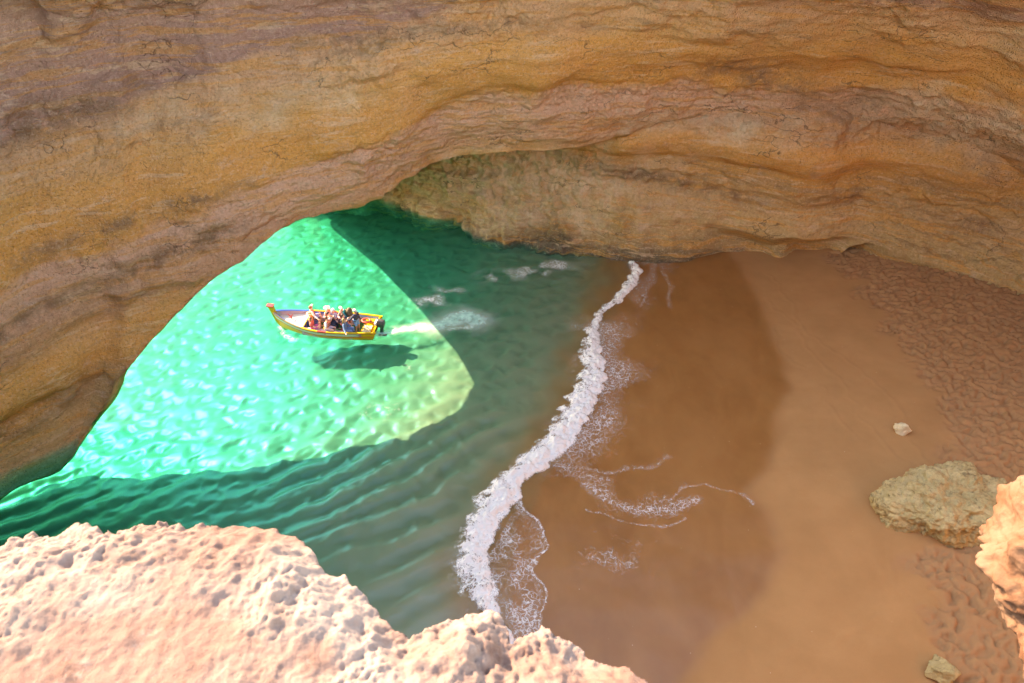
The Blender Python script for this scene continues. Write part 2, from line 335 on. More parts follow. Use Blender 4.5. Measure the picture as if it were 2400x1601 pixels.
def xof(poly, y): return np.interp(y, poly[:, 1], poly[:, 0])
def smooth_shore(y):
    return (xof(CREST, y - 2) + xof(CREST, y) + xof(CREST, y + 2) + xof(CREST, y + 4) + xof(CREST, y - 4)) / 5
def H0(x, y):
    s = x - smooth_shore(y) + .3
    zb = np.interp(s, [-300, -60, -40, -25, -16, -8, -3, 0, 9, 17, 22, 60], [-9, -5, -3.6, -2.5, -1.25, -.38, -.15, -.02, .55, 1.75, 2.3, 3.0])
    return zb
axx = np.concatenate([np.linspace(-400, -32, 30), np.arange(-30, 31, .085), np.linspace(32, 45, 8)])
ayy = np.concatenate([np.linspace(-60, 6, 14), np.arange(7, 52, .085), np.linspace(53, 400, 40)])
X, Y = np.meshgrid(axx, ayy); Z = H0(X, Y); P3 = np.stack([X, Y, np.zeros_like(X)], -1); S = X - smooth_shore(Y) + .3
wet = sstep(.7, -.55, X - xof(WET, Y) - .25 * noise(P3 * .8))
ft = sstep(-.4, .7, X - xof(FOOT, Y) + 1.3 * fbm(P3, 1.8, 3))
warp = P3[..., :2] + np.stack([noise(P3 * 1.6), noise(P3 * 1.6 + 31)], -1) * .30
f1, f2 = cells(warp * np.array([1, .8]), .52)
g1, g2 = cells(warp * np.array([.8, 1]) + 77, .36, 5)
W3 = np.concatenate([warp, np.zeros_like(X)[..., None]], -1)
pn = noise(W3 * np.array([3.2, 4.2, 1]) + 5) + .4 * noise(W3 * np.array([6.2, 5.3, 1]) + 15); qn = noise(W3 * np.array([4.6, 3.0, 1]) + 25)
pit = -.15 * sstep(.10, .5, pn) - .10 * sstep(.15, .55, qn) + .05 * sstep(-.1, -.6, pn) + .05 * fbm(P3, .3, 2) - .05 * np.exp(-(f1 / .28) ** 2)
deep = sstep(-1.0, -4.5, S)
# sand bars under the water (crests run towards the upper right) and small dimples
u_ = (-X * .49 + Y * .87); wob = 1.2 * fbm(P3, 9, 2) + .25 * fbm(P3, 2.5, 2)
bars = np.sin((u_ + wob) * 2 * np.pi / 1.45); bars = np.tanh(bars * 1.3 + .3 * noise(P3 * .7))
b1, b2 = cells(warp * np.array([1, 1.25]), 1.15, 9)
dim = -.10 * np.exp(-(b1 / .42) ** 2)
barm = np.clip(.5 + 1.3 * noise(P3 / 9 + 3), .25, 1) * (.25 + .75 * sstep(27, 21, Y + .15 * X))
Z = Z + deep * (bars * .085 * barm + dim * (.35 + .65 * sstep(14, 24, Y))) + ft * pit * sstep(-.2, 1.2, X - xof(FOOT, Y) + .8) + .02 * fbm(P3, 2, 3) * (1 - ft)
M = NT('sand'); v = M.coord(); aw, af, ab = M.attr('wet'), M.attr('foot'), M.attr('under')
g_ = M.noise(v, 60, 4, .7); n1 = M.noise(v, .5, 6, .6); n2 = M.noise(M.coord(.8, .45, 1, .5), .9, 6, .55, .5)
dry = M.mix(M.mr(n1, .35, .65), (.37, .182, .064), (.44, .222, .082))
dry = M.mix(M.mr(g_, .3, .7, 0, .35), dry, (.27, .125, .05))
dry = M.mix(M.math('MULTIPLY', af, .6), dry, (.34, .17, .075))
wt = M.mix(M.mr(n2, .35, .65), (.24, .098, .028), (.29, .125, .038))
c = M.mix(aw, dry, wt)
spk = M.mr(M.vor(v, 2.2), .028, .045, 1, 0); c = M.mix(M.math('MULTIPLY', spk, M.mr(M.noise(v, .6, 3), .5, .56)), c, (.62, .48, .34))
low_ = M.noise(M.coord(.5, .5, 1), .35, 5, .6); c = M.mix(M.mr(low_, .42, .62, 0, .35), c, (.36, .17, .06))
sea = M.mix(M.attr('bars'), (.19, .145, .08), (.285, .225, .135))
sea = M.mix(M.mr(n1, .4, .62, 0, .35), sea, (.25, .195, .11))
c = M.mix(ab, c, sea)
gr = M.math('ADD', M.math('MULTIPLY', g_, .25), M.math('ADD', M.math('MULTIPLY', M.noise(v, 6, 6, .7), .4), M.math('MULTIPLY', n2, .3)))
M.set(Base_Color=c, Roughness=M.math('SUBTRACT', .95, M.math('MULTIPLY', aw, .6)), Normal=M.bump(gr, M.math('SUBTRACT', .35, M.math('MULTIPLY', aw, .25)), .03), Specular_IOR_Level=.4)
TR = [[(16.6,37),(16.9,33),(16.3,29),(17.1,26),(16.9,23),(17.4,20.6),(18,19.6)],[(15.6,34),(16.6,31),(18.2,27),(18.9,24.5),(18.7,22.6)],[(18.3,21.6),(18.5,20.2),(18.1,19.4)],[(16.1,26),(15.8,24),(16.2,22)],[(15.1,16.4),(14.6,14.6),(15,13.4),(14.2,11.5)],[(14.4,15.6),(14.1,14.5)],[(15.3,31.5),(14.9,29),(15.6,27.5)],[(13.6,13.2),(11.5,12.2),(9.5,12.3)]]
for t_ in TR:
    dd = seg_dist(P3[..., :2] + np.stack([noise(P3 * 1.3), noise(P3 * 1.3 + 4)], -1) * .25, t_); Z = Z + .012 * np.exp(-(dd / .06) ** 2) - .006 * np.exp(-((dd - .16) / .07) ** 2)
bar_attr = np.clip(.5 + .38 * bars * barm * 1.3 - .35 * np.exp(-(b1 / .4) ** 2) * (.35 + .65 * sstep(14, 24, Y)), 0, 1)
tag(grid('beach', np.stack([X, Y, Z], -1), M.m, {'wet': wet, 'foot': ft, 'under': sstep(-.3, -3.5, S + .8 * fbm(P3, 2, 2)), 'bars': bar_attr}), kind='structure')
def ground(x, y): return float(H0(np.array([float(x)]), np.array([float(y)]))[0])

# ================================================ WATER
wx = np.concatenate([np.linspace(-400, -31, 40), np.arange(-30, 11, .075), np.linspace(11.5, 45, 10)])
wy = np.concatenate([np.linspace(-60, 8, 20), np.arange(9, 54, .075), np.linspace(55, 400, 50)])
WX, WY = np.meshgrid(wx, wy); WP = np.stack([WX, WY, np.zeros_like(WX)], -1)
calm = sstep(2.0, -6, WX - smooth_shore(WY))
rot = np.stack([WX * .45 + WY * .89, -WX * .89 + WY * .45, np.zeros_like(WX)], -1)     # wave fronts
wav = .022 * fbm(rot * np.array([1, .5, 1]), 1.9, 3) + .020 * fbm(rot * np.array([1, .45, 1]) + 40, .6, 3, .55)
WZ = wav * (.25 + .75 * calm)
water_z = lambda x, y: 0.0
M = NT('sea water'); nt = M
hb = M.math('ADD', M.noise(M.coord(1, .45, 1, R(63)), 4.5, 5, .6, .5), M.math('MULTIPLY', M.noise(M.coord(1, .6, 1, R(40)), 14, 4, .6), .4))
nb = M.bump(hb, .6, .022); geo = M.new('ShaderNodeNewGeometry'); dp = M.new('ShaderNodeVectorMath', operation='DOT_PRODUCT'); M.l.new(nb, dp.inputs[0]); M.l.new(geo.outputs['Incoming'], dp.inputs[1])
sch = M.math('ADD', .012, M.math('MULTIPLY', .6, M.math('POWER', M.math('SUBTRACT', 1.0, M.math('ABSOLUTE', dp.outputs['Value']), clamp=True), 5.0)))
tr = M.new('ShaderNodeBsdfTransparent'); gl = M.new('ShaderNodeBsdfGlossy'); gl.inputs['Roughness'].default_value = .02; M.l.new(nb, gl.inputs['Normal'])
df = M.new('ShaderNodeBsdfDiffuse'); df.inputs['Color'].default_value = (.02, .70, .42, 1); M.l.new(nb, df.inputs['Normal'])
mA = M.new('ShaderNodeMixShader'); mA.inputs[0].default_value = .02; M.l.new(tr.outputs[0], mA.inputs[1]); M.l.new(df.outputs[0], mA.inputs[2])
mB = M.new('ShaderNodeMixShader'); M.l.new(sch, mB.inputs[0]); M.l.new(mA.outputs[0], mB.inputs[1]); M.l.new(gl.outputs[0], mB.inputs[2])
M.l.new(mB.outputs[0], M.out.inputs['Surface'])
va = M.new('ShaderNodeVolumeAbsorption'); va.inputs['Density'].default_value = .72; va.inputs['Color'].default_value = (.0, .955, .91, 1)
M.l.new(va.outputs[0], M.out.inputs['Volume'])
top_ = np.stack([WX, WY, WZ], -1)
ringtop = top_
# closed box: pad the border down to z=-14 and cap with a coarse centre row
pad = np.pad(top_, ((1, 1), (1, 1), (0, 0)), 'edge'); pad[0, :, 2] = pad[-1, :, 2] = -14; pad[:, 0, 2] = pad[:, -1, 2] = -14
wo = grid('sea', pad, M.m)
bmw = bmesh.new(); bmw.from_mesh(wo.data); bmesh.ops.holes_fill(bmw, edges=[e for e in bmw.edges if e.is_boundary], sides=0)
bmesh.ops.recalc_face_normals(bmw, faces=bmw.faces); bmw.to_mesh(wo.data); bmw.free()
tag(wo, kind='structure')

# ================================================ FOAM
def foam_mat(name, soft):
    M = NT(name); v = M.coord(); den = M.attr('foaminess'); wv = M.noise(v, 1.6, 4, .6)
    mp = M.new('ShaderNodeVectorMath', operation='ADD'); M.l.new(v, mp.inputs[0]); sc2 = M.new('ShaderNodeVectorMath', operation='SCALE'); cn = M.new('ShaderNodeTexNoise')
    M.l.new(v, cn.inputs['Vector']); cn.inputs['Scale'].default_value = 1.7; cn.inputs['Detail'].default_value = 5
    M.l.new(cn.outputs['Color'], sc2.inputs[0]); sc2.inputs['Scale'].default_value = .9; M.l.new(sc2.outputs[0], mp.inputs[1])
    e1 = M.vor(mp.outputs[0], 4.2, 'DISTANCE_TO_EDGE'); e2 = M.vor(mp.outputs[0], 11, 'DISTANCE_TO_EDGE')
    lace = M.math('MINIMUM', M.math('MULTIPLY', e1, 1.0), M.math('ADD', M.math('MULTIPLY', e2, 1.3), .03))
    k = M.math('SUBTRACT', M.math('MULTIPLY', den, .30), M.math('ADD', lace, M.math('MULTIPLY', M.noise(v, 4.5, 8, .8), .34)))
    a = M.mr(k, -.13, .10, 0, .92)
    a = M.math('MULTIPLY', a, M.mr(den, .02, .2))
    if soft: a = M.math('MAXIMUM', a, M.math('MULTIPLY', M.attr('milk'), M.mr(M.noise(v, 2.2, 6, .7), .3, .62, .15, .9)))
    d = M.new('ShaderNodeBsdfDiffuse'); d.inputs['Color'].default_value = (.84, .79, .72, 1); t = M.new('ShaderNodeBsdfTransparent')
    if soft:
        M.l.new(M.mix(M.attr('milk'), (.84, .79, .73), (.45, .85, .72)), d.inputs['Color'])
    x_ = M.new('ShaderNodeMixShader'); M.put(x_.inputs[0], a); M.l.new(t.outputs[0], x_.inputs[1]); M.l.new(d.outputs[0], x_.inputs[2])
    M.l.new(x_.outputs[0], M.out.inputs['Surface']); return M.m
fx = np.arange(-16, 15.5, .06); fy = np.arange(10, 41.8, .06); FX, FY = np.meshgrid(fx, fy); FP2 = np.stack([FX, FY], -1); FP3 = np.stack([FX, FY, np.zeros_like(FX)], -1)
fxp = FP2 + np.stack([noise(FP3 * .7), noise(FP3 * .7 + 50)], -1) * .35
sx = FX - xof(CREST, FY)
den = np.zeros_like(FX)
# lace thrown up the beach beyond the wave
den = np.maximum(den, .60 * sstep(4.2, .2, sx) * (sx > -.1) * sstep(19.4, 22.5, FY) * np.clip(.75 + 1.2 * fbm(FP3, 3, 2), 0, 1))
den = np.maximum(den, .55 * sstep(.0, -.8, sx) * sstep(-3.2, -1.0, sx) * np.clip(.5 + 1.4 * fbm(FP3, 2.2, 2), 0, 1))
def line(poly, w, k): 
    global den
    dd = seg_dist(fxp, poly); den = np.maximum(den, k * np.exp(-(dd / w) ** 2))
sw = [(.1,19.6),(.66,18.9),(1.41,17.91),(1.47,16.93),(.89,15.89),(1.28,14.35),(.98,12.94),(.9,11.4),(.8,9)]
swx = np.interp(FY, [p[1] for p in sw][::-1], [p[0] for p in sw][::-1]); rr = FX - swx + .15 * noise(FP3 * 1.3)
den = np.maximum(den, .66 * (rr < 0) * (sx > -.4) * (FY < 19.4) * np.clip(.75 + .8 * fbm(FP3, 1.2, 2), 0, 1))
line([(a, b) for a, b in sw], .06, .9)
for poly, w, k in FOAM_LINES if 'FOAM_LINES' in globals() else [
  ([(3.42,18.9),(4.4,18.2),(5.6,17.87),(6.9,17.8),(7.5,18.2)], .09, .56),
  ([(3.5,20.2),(4.6,19.5),(5.4,18.8),(6.2,18.45),(7.0,18.6),(8.0,19.0)], .40, .58),
  ([(6.8,18.9),(7.6,19.8),(8.7,20.0),(9.7,19.4),(10.4,18.6)], .10, .52),
  ([(3.2,21.2),(4.5,20.9),(6.1,21.3),(7.5,21.6)], .22, .46),
  ([(2.2,21.6),(3.3,20.9),(4.2,20.3)], .5, .5),
  ([(8.2,35),(8.8,37),(9.5,39)], .5, .5),
  ([(10.1,38.6),(10.1,36),(9.6,34)], .25, .5)]: line(poly, w, k)
den = np.maximum(den, .43 * np.exp(-(((FX - 6) / 2.6) ** 2 + ((FY - 19.3) / 1.3) ** 2)) * np.clip(.8 + fbm(FP3, 1.2, 3), 0, 1.3))
den = np.maximum(den, .40 * np.exp(-(((FX - 4.5) / 2.0) ** 2 + ((FY - 16.5) / 1.6) ** 2)) * np.clip(.6 + 1.3 * fbm(FP3, 1.2, 3), 0, 1.3))
# foam patches floating near the far wall
for (px, py, r, k) in [(1.6,38.3,2.3,.85),(3.4,38.8,1.6,.8),(-.7,37.6,1.8,.75),(-5.0,34.8,1.4,.8),(-4.0,36,1.2,.7),(-4.6,32,.8,.6),(4.6,39.3,1.0,.6),(-5.7,28.7,.7,.42),(-6.9,24.9,1.4,.36)]:
    q = np.hypot(FX - px, (FY - py) * 1.5) / r; den = np.maximum(den, k * np.exp(-q ** 2) * np.clip(.7 + 1.3 * fbm(FP3, 1.1, 2), 0, 1.2))
milk = np.zeros_like(FX)
def ml(poly, w, k):
    global milk
    milk = np.maximum(milk, k * np.exp(-(seg_dist(fxp, poly) / w) ** 2))
WK = [(-7.9,31.5),(-7.2,31.7),(-6.0,32.0),(-5.0,32.2)]
ml(WK, .32, 1.0); ml([(-4.2,32.4),(-2.9,33.2),(-2.0,32.6)], .75, .8); line([(-4.6,32.3),(-3.0,33.6),(-1.6,32.5),(-3.6,31.8)], .3, .75); line(WK, .16, 1.2)
bowf = [(-13.95,32.2),(-13.6,31.6),(-13.1,31.2),(-12.6,30.95)]
line(bowf, .22, .52); line([(-12.4,33.5),(-11.2,33.35),(-10.2,33.2),(-9.6,33.3)], .3, .66)
milk *= (FX > -8.1)
FZ = np.maximum(H0(FX, FY), 0) + .035 + np.maximum(0, .02 * fbm(FP3, 2, 3)) + .12 * sstep(.2, -3, FX - smooth_shore(FY)) * 0 + np.where(FX - smooth_shore(FY) < 0, .055, .0) * sstep(0, -2, FX - smooth_shore(FY))
mask = (np.maximum(den, milk) > .04); kq = mask[:-1, :-1] | mask[1:, 1:]
tag(grid('foam', np.stack([FX, FY, FZ], -1), foam_mat('lace foam', True), {'foaminess': den, 'milk': milk}, keep=kq),
    'thin white lace of sea foam spread over the wet sand and shallow water', 'sea foam', kind='stuff')

# breaking wave: lumpy white band
ys = np.arange(9, 40.6, .035); ww = np.linspace(0, 1, 56)
cx = np.minimum(xof(CREST, ys), xof(BACK, ys) + np.interp(ys, [9, 17, 20, 22], [.9, 1.5, 1.9, 3])) + .10 * noise(np.stack([ys * 1.7, ys * 0, ys * 0], -1)); bx = xof(BACK, ys) + .12 * noise(np.stack([ys * 1.5, ys * 0 + 9, ys * 0], -1))
bx = bx - np.interp(ys, [9, 19, 22, 32, 34], [.1, .2, .5, .35, .1]) + .22 * fbm(np.stack([ys * 0 + 4, ys, ys * 0], -1), .9, 3); cx = cx + .20 * fbm(np.stack([ys * 0, ys, ys * 0 + 7], -1), .7, 3)
VX = bx[:, None] + (cx - bx)[:, None] * ww[None]; VY = np.repeat(ys[:, None], len(ww), 1) + 0 * VX
VP = np.stack([VX, VY, np.zeros_like(VX)], -1)
thick = np.interp(ys, [9, 12, 14, 20, 26, 33, 34.5, 36, 40.6], [.16, .18, .22, .34, .36, .13, .16, .28, .3])[:, None]
prof = np.sin(np.pi * ww[None] ** 1.5) ** .75
VZ = np.maximum(H0(VX, VY), 0) - .03 + thick * prof * (.75 + .45 * fbm(VP, .8, 3)) + thick * .40 * fbm(VP, .34, 4, .6) * prof
dn = np.clip(np.interp(ww, [0, .12, .35, .6, .88, 1], [0, .5, 1.1, 1.7, 1.55, .3])[None] * np.ones_like(VX) + .75 * fbm(VP, .6, 4, .6) * (1.15 - .5 * ww[None]) - .05, 0, 1.6)
dn *= np.interp(ys, [9, 11, 15, 19, 26, 31.5, 32.5, 34.3, 35.5, 40.6], [.75, .8, .85, 1, 1, .95, .7, .62, 1.05, .9])[:, None]
MW = foam_mat('wave foam', False)
tag(grid('breaking_wave', np.stack([VX, VY, VZ], -1), MW, {'foaminess': dn * 1.25}), 'long frothy white wave breaking along the edge of the sand', 'wave', kind='stuff')

# ================================================ BOULDERS
def boulder(name, loc, size, seed, mat, sub=6, cuts=None, rough=.06):
    r = np.random.default_rng(seed); bm = bmesh.new(); bmesh.ops.create_icosphere(bm, subdivisions=sub, radius=1)
    V = np.array([v.co[:] for v in bm.verts]); n = np.array(cuts if cuts else r.normal(size=(16, 3))); d_ = np.linalg.norm(n, axis=1)
    nn = n / d_[:, None]; dd = d_ if cuts else r.uniform(.7, 1., len(n))
    c = V @ nn.T; rad = np.min(np.where(c > .05, dd[None] / np.maximum(c, .05), 9), axis=1); rad = np.minimum(rad, 1.6)
    Pn = V * rad[:, None] * np.array(size)
    sc_ = max(size)
    k = fbm(Pn + seed, sc_ * .5, 4, .55) * sc_ * rough * 1.6 + fbm(Pn + seed, sc_ * .12, 4, .6, ridge=True) * sc_ * rough * .25
    Pn = Pn + V * k[:, None]
    for v, p in zip(bm.verts, Pn): v.co = p
    for f in bm.faces: f.smooth = True
    me = bpy.data.meshes.new(name); bm.to_mesh(me); bm.free(); o = link(name, me, mat); o.location = loc; return o
def stone_mat(name, a, b, dark, bs=.12):
    t = NT(name); v = t.coord(); f = t.noise(v, 1.3, 8, .65); g = t.noise(t.coord(1, 1, 2.5), 2.6, 9, .72, .4)
    c = t.mix(t.mr(f, .35, .65), a, b); c = t.mix(t.mr(g, .54, .66, 0, .8), c, dark); c = t.mix(t.mr(t.noise(v, 12, 5, .7), .5, .75, 0, .4), c, dark)
    h = t.math('ADD', g, t.math('ADD', f, t.math('MULTIPLY', t.mr(t.vor(v, 6), .05, .35), .25)))
    t.set(Base_Color=c, Roughness=.95, Normal=t.bump(h, .9, bs), Specular_IOR_Level=.2); return t.m
M_ST = stone_mat('yellow limestone', (.44, .31, .13), (.56, .42, .20), (.17, .12, .06))
b = boulder('boulder', (18.0, 17.6, 2.15), (2.75, 1.75, 1.25), 3, M_ST, 7, cuts=[(-.92,.1,0),(-.62,-.62,.1),(-.75,.45,.2),(0,-.95,.1),(.4,-.75,.2),(.85,-.4,.1),(.95,.15,0),(.6,.7,.1),(0,.95,0),(-.3,.85,.3),(0,-.25,.72),(-.3,.1,.8),(.35,.2,.75),(.1,.5,.7),(0,0,-.6),(-.55,-.2,.55),(.6,-.35,.5)], rough=.10)
tag(b, 'big rough yellow boulder lying on the trampled sand', 'boulder')
M_PALE = stone_mat('pale stone', (.62, .50, .30), (.72, .6, .4), (.40, .30, .17), .03)
b = boulder('stone', (18.15, 22.15, 1.85), (.27, .36, .30), 11, M_PALE, 4); b.rotation_euler = (.1, .2, .5); tag(b, 'small pale pointed stone alone on the smooth sand', 'stone')
b = boulder('stone', (14.7, 11.0, 1.6), (.52, .36, .35), 15, M_ST, 5); tag(b, 'knee-high round yellowish stone at the edge of the footprints near the bottom', 'stone')

# ================================================ FOREGROUND LEDGES (rim of the skylight)
def ledge_mat(name, base, pale, red, dark):
    t = NT(name); v = t.coord(); f = t.noise(v, 2.2, 8, .62); g = t.noise(v, 8, 8, .7); p = t.attr('powder')
    c = t.mix(t.mr(f, .38, .62), base, pale); c = t.mix(t.math('MULTIPLY', p, .85), c, red) if name == 'sunlit crust' else c
    c = t.mix(t.mr(g, .56, .72, 0, .6), c, dark); c = t.mix(t.mr(t.noise(v, 22, 5, .7), .56, .68, 0, .5), c, pale)
    h = t.math('ADD', t.math('MULTIPLY', g, .8), t.math('ADD', t.math('MULTIPLY', t.noise(v, 30, 6, .75), .5), t.math('MULTIPLY', t.vor(v, 24), .4)))
    t.set(Base_Color=c, Roughness=.95, Normal=t.bump(h, .7, .02), Specular_IOR_Level=.2); return t.m
def ledge(name, x0, x1, y0, y1, step, edge, ztop, mat, slope=(0, 0), rg=1.0, seed=0):
    """rock shelf: heightfield that falls away steeply outside the edge line (list of x,y, rock below it in y)"""
    x = np.arange(x0, x1, step); y = np.arange(y0, y1, step); X, Y = np.meshgrid(x, y); P = np.stack([X, Y, np.zeros_like(X) + seed], -1)
    e = np.array(edge); P2 = np.stack([X, Y], -1)
    inside = edge_inside(P2, e)
    dist = seg_dist(P2, np.vstack([e, e[:1]])); sd_ = np.where(inside, dist, -dist)
    sd_ = sd_ + .07 * fbm(P, .35, 4, .6) + .012 * noise(P * 25)
    lum = fbm(P, .5, 4, .6) * .042 + .012 * fbm(P, .09, 4, .7) + .006 * fbm(P, .13, 3, .6, ridge=True)
    f1, f2 = cells(P2 + .03 * np.stack([noise(P * 9), noise(P * 9 + 5)], -1), .045, 3)
    knob = np.sqrt(np.clip(1 - (f1 / .62) ** 2, 0, 1)) * .011 * np.clip(.5 + 2 * noise(P * 7 + 2), 0, 1.4)
    h1, h2 = cells(P2 + .02 * np.stack([noise(P * 14), noise(P * 14 + 5)], -1), .024, 7)
    knob2 = np.sqrt(np.clip(1 - (h1 / .62) ** 2, 0, 1)) * .006
    k1, k2 = cells(P2 + .04 * np.stack([noise(P * 6), noise(P * 6 + 5)], -1), .15, 21); lum = lum - .010 * np.exp(-(k1 / .17) ** 2)
    pw = sstep(.05, .35, fbm(P, .7, 3) * .8 + .28 * sstep(.1, .9, sd_) * 1.2 - .02)      # powdery patches away from the edge
    z = ztop + slope[0] * X + slope[1] * Y + (lum * (1 - .55 * pw) + (knob * .8 + knob2) * (.35 + .9 * sstep(0, .4, fbm(P, .3, 2) + .35 * sstep(.35, .0, sd_))) * (1 - .75 * pw)) * rg
    z = z - .10 * sstep(.22, 0, sd_) - .03 * (1 - sstep(.0, .5, sd_))
    out = np.clip(-sd_, 0, 9); z = z - 6.0 * out - 1.2 * np.minimum(out, .02) / .02 * .3
    return grid(name, np.stack([X, Y, z], -1), mat, {'powder': pw})
def edge_inside(P2, e):
    x, y = P2[..., 0], P2[..., 1]; ins = np.zeros(x.shape, bool); j = len(e) - 1
    for i in range(len(e)):
        c = ((e[i, 1] > y) != (e[j, 1] > y)) & (x < (e[j, 0] - e[i, 0]) * (y - e[i, 1]) / (e[j, 1] - e[i, 1] + 1e-12) + e[i, 0]); ins ^= c; j = i
    return ins
ML1 = ledge_mat('sunlit crust', (.20, .112, .082), (.28, .192, .15), (.20, .098, .068), (.085, .038, .022))
E1 = [(-1.95,1.27),(-1.72,1.42),(-1.35,1.44),(-.98,1.45),(-.68,1.32),(-.53,1.17),(-.46,1.08),(-.33,1.02),(-.20,1.07),(-.07,1.06),(.0,.98),(.1,1.04),(.2,1.03),(.28,.95),(.4,.9),(.46,.82),(.8,.7),(1.3,.3),(2,-.8),(2,-3),(-5,-3),(-5,.8),(-3,.9),(-2.4,1.05)]
tag(ledge('cliff_edge', -2.6, .75, -.15, 1.75, .0055, [(a, b_ + (.10 if b_ > .6 else 0)) for a, b_ in E1], 23.02, ML1), 'pale pink crumbly limestone ledge in the sun along the bottom left', 'rock ledge', kind='structure')
ML2 = ledge_mat('orange crust', (.15, .058, .026), (.20, .115, .07), (.15, .055, .024), (.10, .026, .010))
b = boulder('cliff_knob', (3.19, 1.84, 21.87), (.74, .60, .62), 5, ML2, 7, cuts=[(-.95,0,.1),(-.8,.5,.2),(-.85,-.3,.15),(0,.95,.1),(-.6,-.1,.62),(.2,0,.92),(-.3,.5,.7),(0,-.95,0),(0,0,-1.2),(-.7,.1,-.45),(.9,0,0),(-.75,-.1,-.75)], rough=.085)
tag(b, 'sunlit orange and cream knobbly rock at the right edge of the picture', 'rock ledge', kind='structure')
#BOAT#
# ================================================ BOAT
BM = Matrix.Translation((-11.06, 32.05, 0.0)) @ Matrix.Rotation(R(173.3), 4, 'Z')
boat = empty('boat', (-11.06, 32.05, 0.0), R(173.3))
tag(boat, 'small yellow open wooden tour boat with tall red-capped stem and outboard motor, full of passengers', 'boat')
def bms(name, bm, m, parent=None, smooth=True, bevel=0):
    if bevel: bmesh.ops.bevel(bm, geom=list(bm.edges), offset=bevel, segments=2, affect='EDGES', profile=.6)
    for f in bm.faces: f.smooth = smooth
    me = bpy.data.meshes.new(name); bm.to_mesh(me); bm.free(); return link(name, me, m, parent)
def box(bm, c, s, rz=0, ry=0, taper=None):
    r = bmesh.ops.create_cube(bm, size=1); M_ = Matrix.Translation(c) @ Matrix.Rotation(rz, 4, 'Z') @ Matrix.Rotation(ry, 4, 'Y') @ Matrix.Diagonal((s[0], s[1], s[2], 1))
    if taper:
        for v in r['verts']:
            if v.co.z > 0: v.co.x *= taper[0]; v.co.y *= taper[1]
    bmesh.ops.transform(bm, matrix=M_, verts=r['verts']); return r['verts']
def capsule(bm, a, b, ra, rb, seg=12, sy=1.0):
    a, b = Vector(a), Vector(b); d = b - a; L = d.length
    if L < 1e-5: d = Vector((0, 0, 1)); L = 1e-5
    q = Vector((0, 0, 1)).rotation_difference(d.normalized()).to_matrix().to_4x4()
    rings = []
    for k in range(4): t = -math.pi / 2 + (k + .35) * math.pi / 8; rings.append((ra * math.sin(t), ra * math.cos(t)))
    for k in range(4): t = (k + .65 - .35) * math.pi / 8; rings.append((L + rb * math.sin(t), rb * math.cos(t)))
    vs = [[bm.verts.new(q @ Vector((r * math.cos(2 * math.pi * j / seg), r * sy * math.sin(2 * math.pi * j / seg), z)) + a) for j in range(seg)] for z, r in rings]
    for i in range(len(vs) - 1):
        for j in range(seg): bm.faces.new((vs[i][j], vs[i][(j + 1) % seg], vs[i + 1][(j + 1) % seg], vs[i + 1][j]))
    bm.faces.new(vs[0][::-1]); bm.faces.new(vs[-1])
def ball(bm, c, r, M_=None, sub=3):
    g = bmesh.ops.create_icosphere(bm, subdivisions=sub, radius=1); m = Matrix.Translation(c) @ (M_ or Matrix.Identity(4)) @ Matrix.Diagonal((r[0], r[1], r[2], 1))
    bmesh.ops.transform(bm, matrix=m, verts=g['verts']); return g['verts']
def tube(bm, pts, r, closed=False, seg=8):
    pts = [Vector(p) for p in pts]; n = len(pts); rings = []
    for i, p in enumerate(pts):
        d = (pts[(i + 1) % n] - pts[i - 1]) if closed else (pts[min(i + 1, n - 1)] - pts[max(i - 1, 0)])
        q = d.to_track_quat('Z', 'Y').to_matrix(); rings.append([bm.verts.new(p + q @ Vector((r * math.cos(2 * math.pi * j / seg), r * math.sin(2 * math.pi * j / seg), 0))) for j in range(seg)])
    for i in range(n if closed else n - 1):
        a, b_ = rings[i], rings[(i + 1) % n]
        k = min(range(seg), key=lambda k: sum((a[j].co - b_[(j + k) % seg].co).length for j in range(0, seg, 2)))
        for j in range(seg): bm.faces.new((a[j], a[(j + 1) % seg], b_[(j + 1 + k) % seg], b_[(j + k) % seg]))
    if not closed: bm.faces.new(rings[0][::-1]); bm.faces.new(rings[-1])
def hb(x):
    if x > -.6: t = (x + .6) / 3.42; return 1.0 * max(0.0, 1 - t ** 2.3) ** .72 * (1 - .0 * t) + .02
    t = (-.6 - x) / 2.4; return 1.02 - .2 * t * t
def sh(x): return .56 + (.46 * ((x + .2) / 3.0) ** 2.1 if x > -.2 else .05 * ((-.2 - x) / 2.8) ** 2)
def hp(x, f, off=0.0, dz=0.0, side=1):
    """hull point: f=0 at the sheer, 1 at the keel"""
    s = sh(x); k = -.30 + .12 * max(0, (x - 1) / 1.8) ** 2; z = s + (k - s) * f
    prof = np.interp(f, [0, .2, .45, .65, .8, .92, 1], [1, .985, .94, .86, .68, .36, .0]); b_ = hb(x)
    sharp = np.interp(f, [0, .5, 1], [1, 1 - .35 * max(0, x / 2.8) ** 1.5 if x > 0 else 1, 1])
    y = max(0.0, b_ * prof * sharp - off); xx = x + (.26 * (z - .0) * max(0, x / 2.8) ** 4 if x > 0 else -.42 * (z + .1) * max(0, -x / 3.) ** 6)
    return (xx, side * y, z + dz)
XS = np.concatenate([np.linspace(-3, 1.8, 34), np.linspace(1.86, 2.8, 22)])
